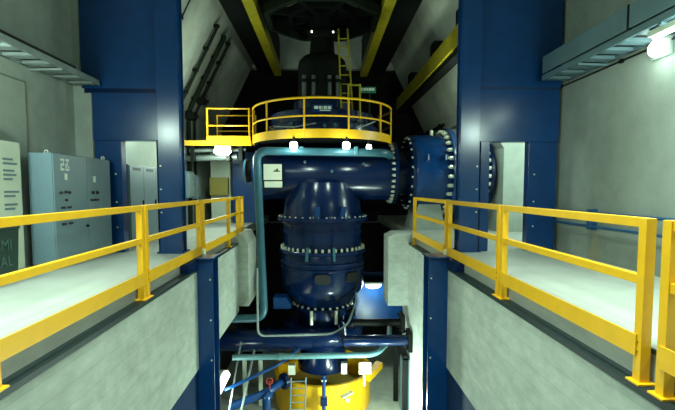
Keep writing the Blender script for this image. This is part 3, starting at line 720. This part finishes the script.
# back left: pillar, olive box, blue column, boxes
struct('wall_pillar', MB().box(-4.22, -3.50, 16.6, 17.3, 0, 2.6), 'pale')
t = thing('electrical_box', 'olive yellow electrical box on the white pillar below the walkway', 'box', (-3.88, 16.5, 1.02))
MB().box(-4.21, -3.54, 16.35, 16.6, 1.02, 1.68, bevel=.015).build('body', 'olive', t)
MB().box(-4.17, -3.58, 16.335, 16.35, 1.06, 1.64, bevel=.004).build('door', 'olive', t)
tag(MB().box(-3.38, -2.55, 16.4, 16.9, 0, 2.62, bevel=.02).build('blue_cabinet', 'blue'), 'tall blue steel cabinet between white pillar and casing end cover', 'cabinet')
for y, z0, z1, lab in ((15.1, .95, 1.85, 'nearer grey box on the left wall behind the portal post'), (15.95, .90, 1.75, 'farther grey box on the left wall near the olive box')):
    t = thing('switch_box', lab, 'box', (-4.7, y, z0), 'grey boxes on the left wall')
    hw = .36 if y < 15.5 else .2
    MB().box(-4.8, -4.50, y - hw, y + hw, z0, z1, bevel=.015).build('body', 'bluegrey', t)
    MB().box(-4.50, -4.485, y - hw + .04, y + hw - .04, z0 + .05, z1 - .05, bevel=.004).build('door', 'greysteel', t)
# pipes climbing the left vault
sl = (2.1 / 4.2)
def climb(y, x_off, ztop, r, lab):
    p = [(-4.7, y, .0), (-4.7, y, 4.0 - .1), (-4.7 + (ztop - 3.9) * sl, y, ztop)]
    m = MB().tube(p, r, 10, bend=.3)
    t = thing('vault_pipe', lab, 'pipe', (-4.7, y, 0), 'pipes climbing the left vault')
    m.build('pipe', 'greensteel', t)
    for z in (1.6, 2.9): MB().box(-4.8, -4.62, y - .06, y + .06, z - .03, z + .03).build('clip', 'darksteel', t)
    for k in range(4):
        z = 4.4 + k * .7; xx = -4.7 + (z - 3.9) * sl
        MB().box(xx - .12, xx + .05, y - .06, y + .06, z - .04, z + .04).build('clip', 'darksteel', t)
    return t
climb(14.6, 0, 6.55, .05, 'leftmost of the three dark pipes climbing the vault behind the walkway')
climb(15.6, 0, 6.5, .075, 'thickest dark pipe, middle of the three climbing the left vault')
climb(16.3, 0, 6.5, .05, 'rightmost of the three dark pipes climbing the left vault')
m = MB().tube([(-4.62, 12.3, 4.3), (-3.3, 12.3, 6.94)], .016, 8)
for k in range(4):
    z = 4.7 + k * .6; xx = -4.62 + (z - 4.3) * sl; m.box(xx - .06, xx + .03, 12.26, 12.34, z - .05, z + .05)
tag(m.build('thin_cable', 'darksteel'), 'single thin cable with clips on the left vault near the portal', 'cable')
for y, z, s_, lab in ((15.9, 4.35, .16, 'upper dark valve box on the climbing vault pipes'), (15.4, 3.75, .18, 'lower dark valve box on the climbing vault pipes')):
    xx = -4.62 + max(0, (z - 3.9)) * sl
    t = thing('valve_box', lab, 'valve', (xx, y, z), 'valve boxes on the vault pipes')
    MB().box(xx - .05, xx + .22, y - s_, y + s_, z - s_ * .7, z + s_ * .7, bevel=.02).build('body', 'darksteel', t)
    MB().cyl((xx + .2, y, z), (xx + .32, y, z), .06, n=12).build('handle', 'darksteel', t)

# ------------------------------------------------------------------ crane beams under the vault
for s, xx, lab in ((-1, -2.12, 'yellow edged runway beam under the vault, left of the ceiling ring'), (1, 1.90, 'yellow edged runway beam under the vault, right of the ceiling ring')):
    t = thing('runway_beam', lab, 'beam', (xx, 14, 6.6), 'runway beams under the vault')
    MB().box(xx - .16, xx + .16, 6.0, 20.9, 6.52, 6.90, bevel=.01).build('yellow_rail', 'yellowdull', t)
    a, b = sorted((xx + s * .20, s * (2.98 if s < 0 else 2.84)))
    MB().box(a, b, 6.0, 20.9, 6.62, 7.0, bevel=.01).build('walk_girder', 'darksteel', t)
    MB().box(xx - .10, xx + .10, 6.0, 20.9, 6.9, 8.2).build('hanger_plate', 'darksteel', t)
t = thing('monorail_beam', 'long yellow beam with dark brackets on the right vault slope', 'beam', (3.6, 14, 5.0))
MB().box(3.46, 3.66, 9.4, 20.9, 4.98, 5.50, bevel=.01).build('beam', 'yellowdull', t)
MB().box(3.50, 3.80, 9.4, 20.9, 4.80, 4.98).build('under_plate', 'darksteel', t)
for y in (11.6, 14.4, 18.2):
    MB().box(3.52, 4.0, y - .26, y + .26, 5.48, 5.98, bevel=.04).build('bracket', 'darksteel', t)
# dark trays on the right wall behind the penstock
t = thing('pipe_rack', 'dark pipes along the right wall above the penstock', 'pipes', (4.7, 18, 3))
for z, r in ((3.75, .06), (3.45, .09), (3.15, .05)):
    MB().cyl((4.66, 17.0, z), (4.66, 20.8, z), r, n=12).build('pipe', 'darksteel', t)
for y in (17.6, 19.5): MB().box(4.6, 4.8, y - .05, y + .05, 3.05, 3.85).build('bracket', 'darksteel', t)

# octagonal ring at the ceiling
t = thing('spider_frame', 'dark octagonal steel ring around the shaft under the vault', 'machine frame', (CX, CY, 6.5))
def octa(r, z, off=PI / 8): return [Vector((CX + r * math.cos(off + k * PI / 4), CY + r * math.sin(off + k * PI / 4), z)) for k in range(8)]
A, B, T = octa(1.78, 6.55), octa(1.05, 6.6), octa(2.05, 7.45)
m = MB()
for k in range(8): m.bar(A[k], A[(k + 1) % 8], .16, .26)
m.build('outer_frame', 'greensteel', t)
m = MB()
for k in range(8): m.bar(B[k], B[(k + 1) % 8], .14, .22)
m.build('inner_frame', 'darksteel', t)
for k in range(8):
    MB().bar(Vector((CX + .36 * math.cos(PI / 8 + k * PI / 4), CY + .36 * math.sin(PI / 8 + k * PI / 4), 6.62)), A[k], .16, .22).build('arm', 'darksteel', t)
for k in range(8):
    MB().prism([A[k] * .98 + Vector((CX, CY, 6.6)) * .02 + Vector((0, 0, .15)), A[(k + 1) % 8] * .98 + Vector((CX, CY, 6.6)) * .02 + Vector((0, 0, .15)),
                T[(k + 1) % 8], T[k]], (0, 0, .03)).build('hood_panel', 'greensteel', t)
MB().lathe([(.45, 6.72), (1.0, 6.72), (1.0, 6.76), (.45, 6.76)], (CX, CY, 0), 'Z', 32).build('shaft_cover', 'darksteel', t)
for k in (0, 2, 4, 6): MB().cyl(T[k], T[k] + Vector((0, 0, .78)), .06, n=10).build('hanger', 'darksteel', t)

# ------------------------------------------------------------------ lights (the hall's lamps and added ones)
TINT = (.74, 1.0, .85)
def light(kind, name, loc, e, size=.2, rot=None, color=TINT, sy=None, spot=None):
    l = bpy.data.lights.new(name, kind); l.energy = e; l.color = color
    if kind == 'AREA':
        l.size = size
        if sy: l.shape = 'RECTANGLE'; l.size_y = sy
    else: l.shadow_soft_size = size
    if spot: l.spot_size = spot; l.spot_blend = .6
    o = bpy.data.objects.new(name, l); o.location = loc; col.objects.link(o)
    if rot: o.rotation_euler = rot
    return o
def aim(o, p): o.rotation_euler = (Vector(p) - o.location).to_track_quat('-Z', 'Y').to_euler()
# lamp rows under the two cable trays and the ceiling floods of the photographer's end
for s_, y0, y1, e in ((-1, -4.0, 4.4, 150), (1, -4.0, 4.4, 140)):
    o = light('AREA', 'tray_tube_light', (s_ * 4.25, (y0 + y1) / 2, 3.22), e, .25, sy=y1 - y0)
    o.rotation_euler = (0, s_ * .55, 0)
light('POINT', 'oval_lamp_light', (4.55, 6.1, 3.08), 8, .12)
for x in (-4.3, 4.3): light('POINT', 'wall_lamp_light', (x, 4.7, 2.8), 190 if x < 0 else 150, .22)
for x in (-1.5, 1.5):
    o = light('AREA', 'ceiling_flood', (x, 3.2, 6.4), 220, .8); o.data.spread = math.radians(95)
# machine hall lamps and added lights
light('POINT', 'flood_light', (-3.12, 13.4, 2.25), 190, .15)
light('POINT', 'portal_light', (-4.3, 10.7, 2.95), 75, .12)
light('POINT', 'niche_light', (6.4, 10.8, 2.6), 240, .15)
light('POINT', 'penstock_light', (4.35, 12.0, 3.3), 65, .15)
light('POINT', 'platform_light', (-.8, 11.6, 2.25), 42, .09)
light('POINT', 'platform_light', (.62, 11.58, 2.25), 42, .09)
light('POINT', 'pit_light', (1.75, 15.2, -2.28), 85, .12)
light('POINT', 'gallery_light', (-2.45, 11.0, -3.95), 30, .15)
light('POINT', 'gallery_light', (2.0, 10.8, -4.6), 110, .12)
light('POINT', 'gallery_light', (1.2, 10.7, -4.1), 400, .12)  # unseen light added to brighten the front of the yellow drum
o = light('SPOT', 'added_end_wall_spot', (0, 18.6, 5.2), 60, .3, spot=math.radians(80)); aim(o, (0, 20.6, 7.9))  # unseen spot added to light only the end wall above the recess
for x0, y0, z0, e, p in ((-3.2, 12.4, 3.0, 230, (-4.6, 15.2, 5.9)), (3.3, 11.6, 3.3, 400, (4.7, 14.8, 5.9))):
    o = light('SPOT', 'vault_spot', (x0, y0, z0), e, .15, spot=math.radians(92), color=(.80, 1.0, .74)); aim(o, p)

w = bpy.data.worlds.new('world'); sc.world = w; w.use_nodes = True
w.node_tree.nodes['Background'].inputs['Color'].default_value = (.03, .045, .05, 1)
w.node_tree.nodes['Background'].inputs['Strength'].default_value = .2

# ------------------------------------------------------------------ camera
cam = bpy.data.cameras.new('camera'); co = bpy.data.objects.new('camera', cam); col.objects.link(co)
cam.sensor_width = 36; cam.lens = 36 * 437 / 675
cam.shift_y = 13 / 675            # the slide was mounted slightly off centre
cam.clip_start = .05; cam.clip_end = 100
co.location = (0, 0, 1.255)
co.rotation_euler = (PI / 2 - math.radians(3.795), 0, -math.radians(1.835))
sc.camera = co
sc.view_settings.view_transform = 'Standard'; sc.view_settings.look = 'None'
sc.view_settings.exposure = 0; sc.view_settings.gamma = 1; sc.view_settings.use_curve_mapping = False
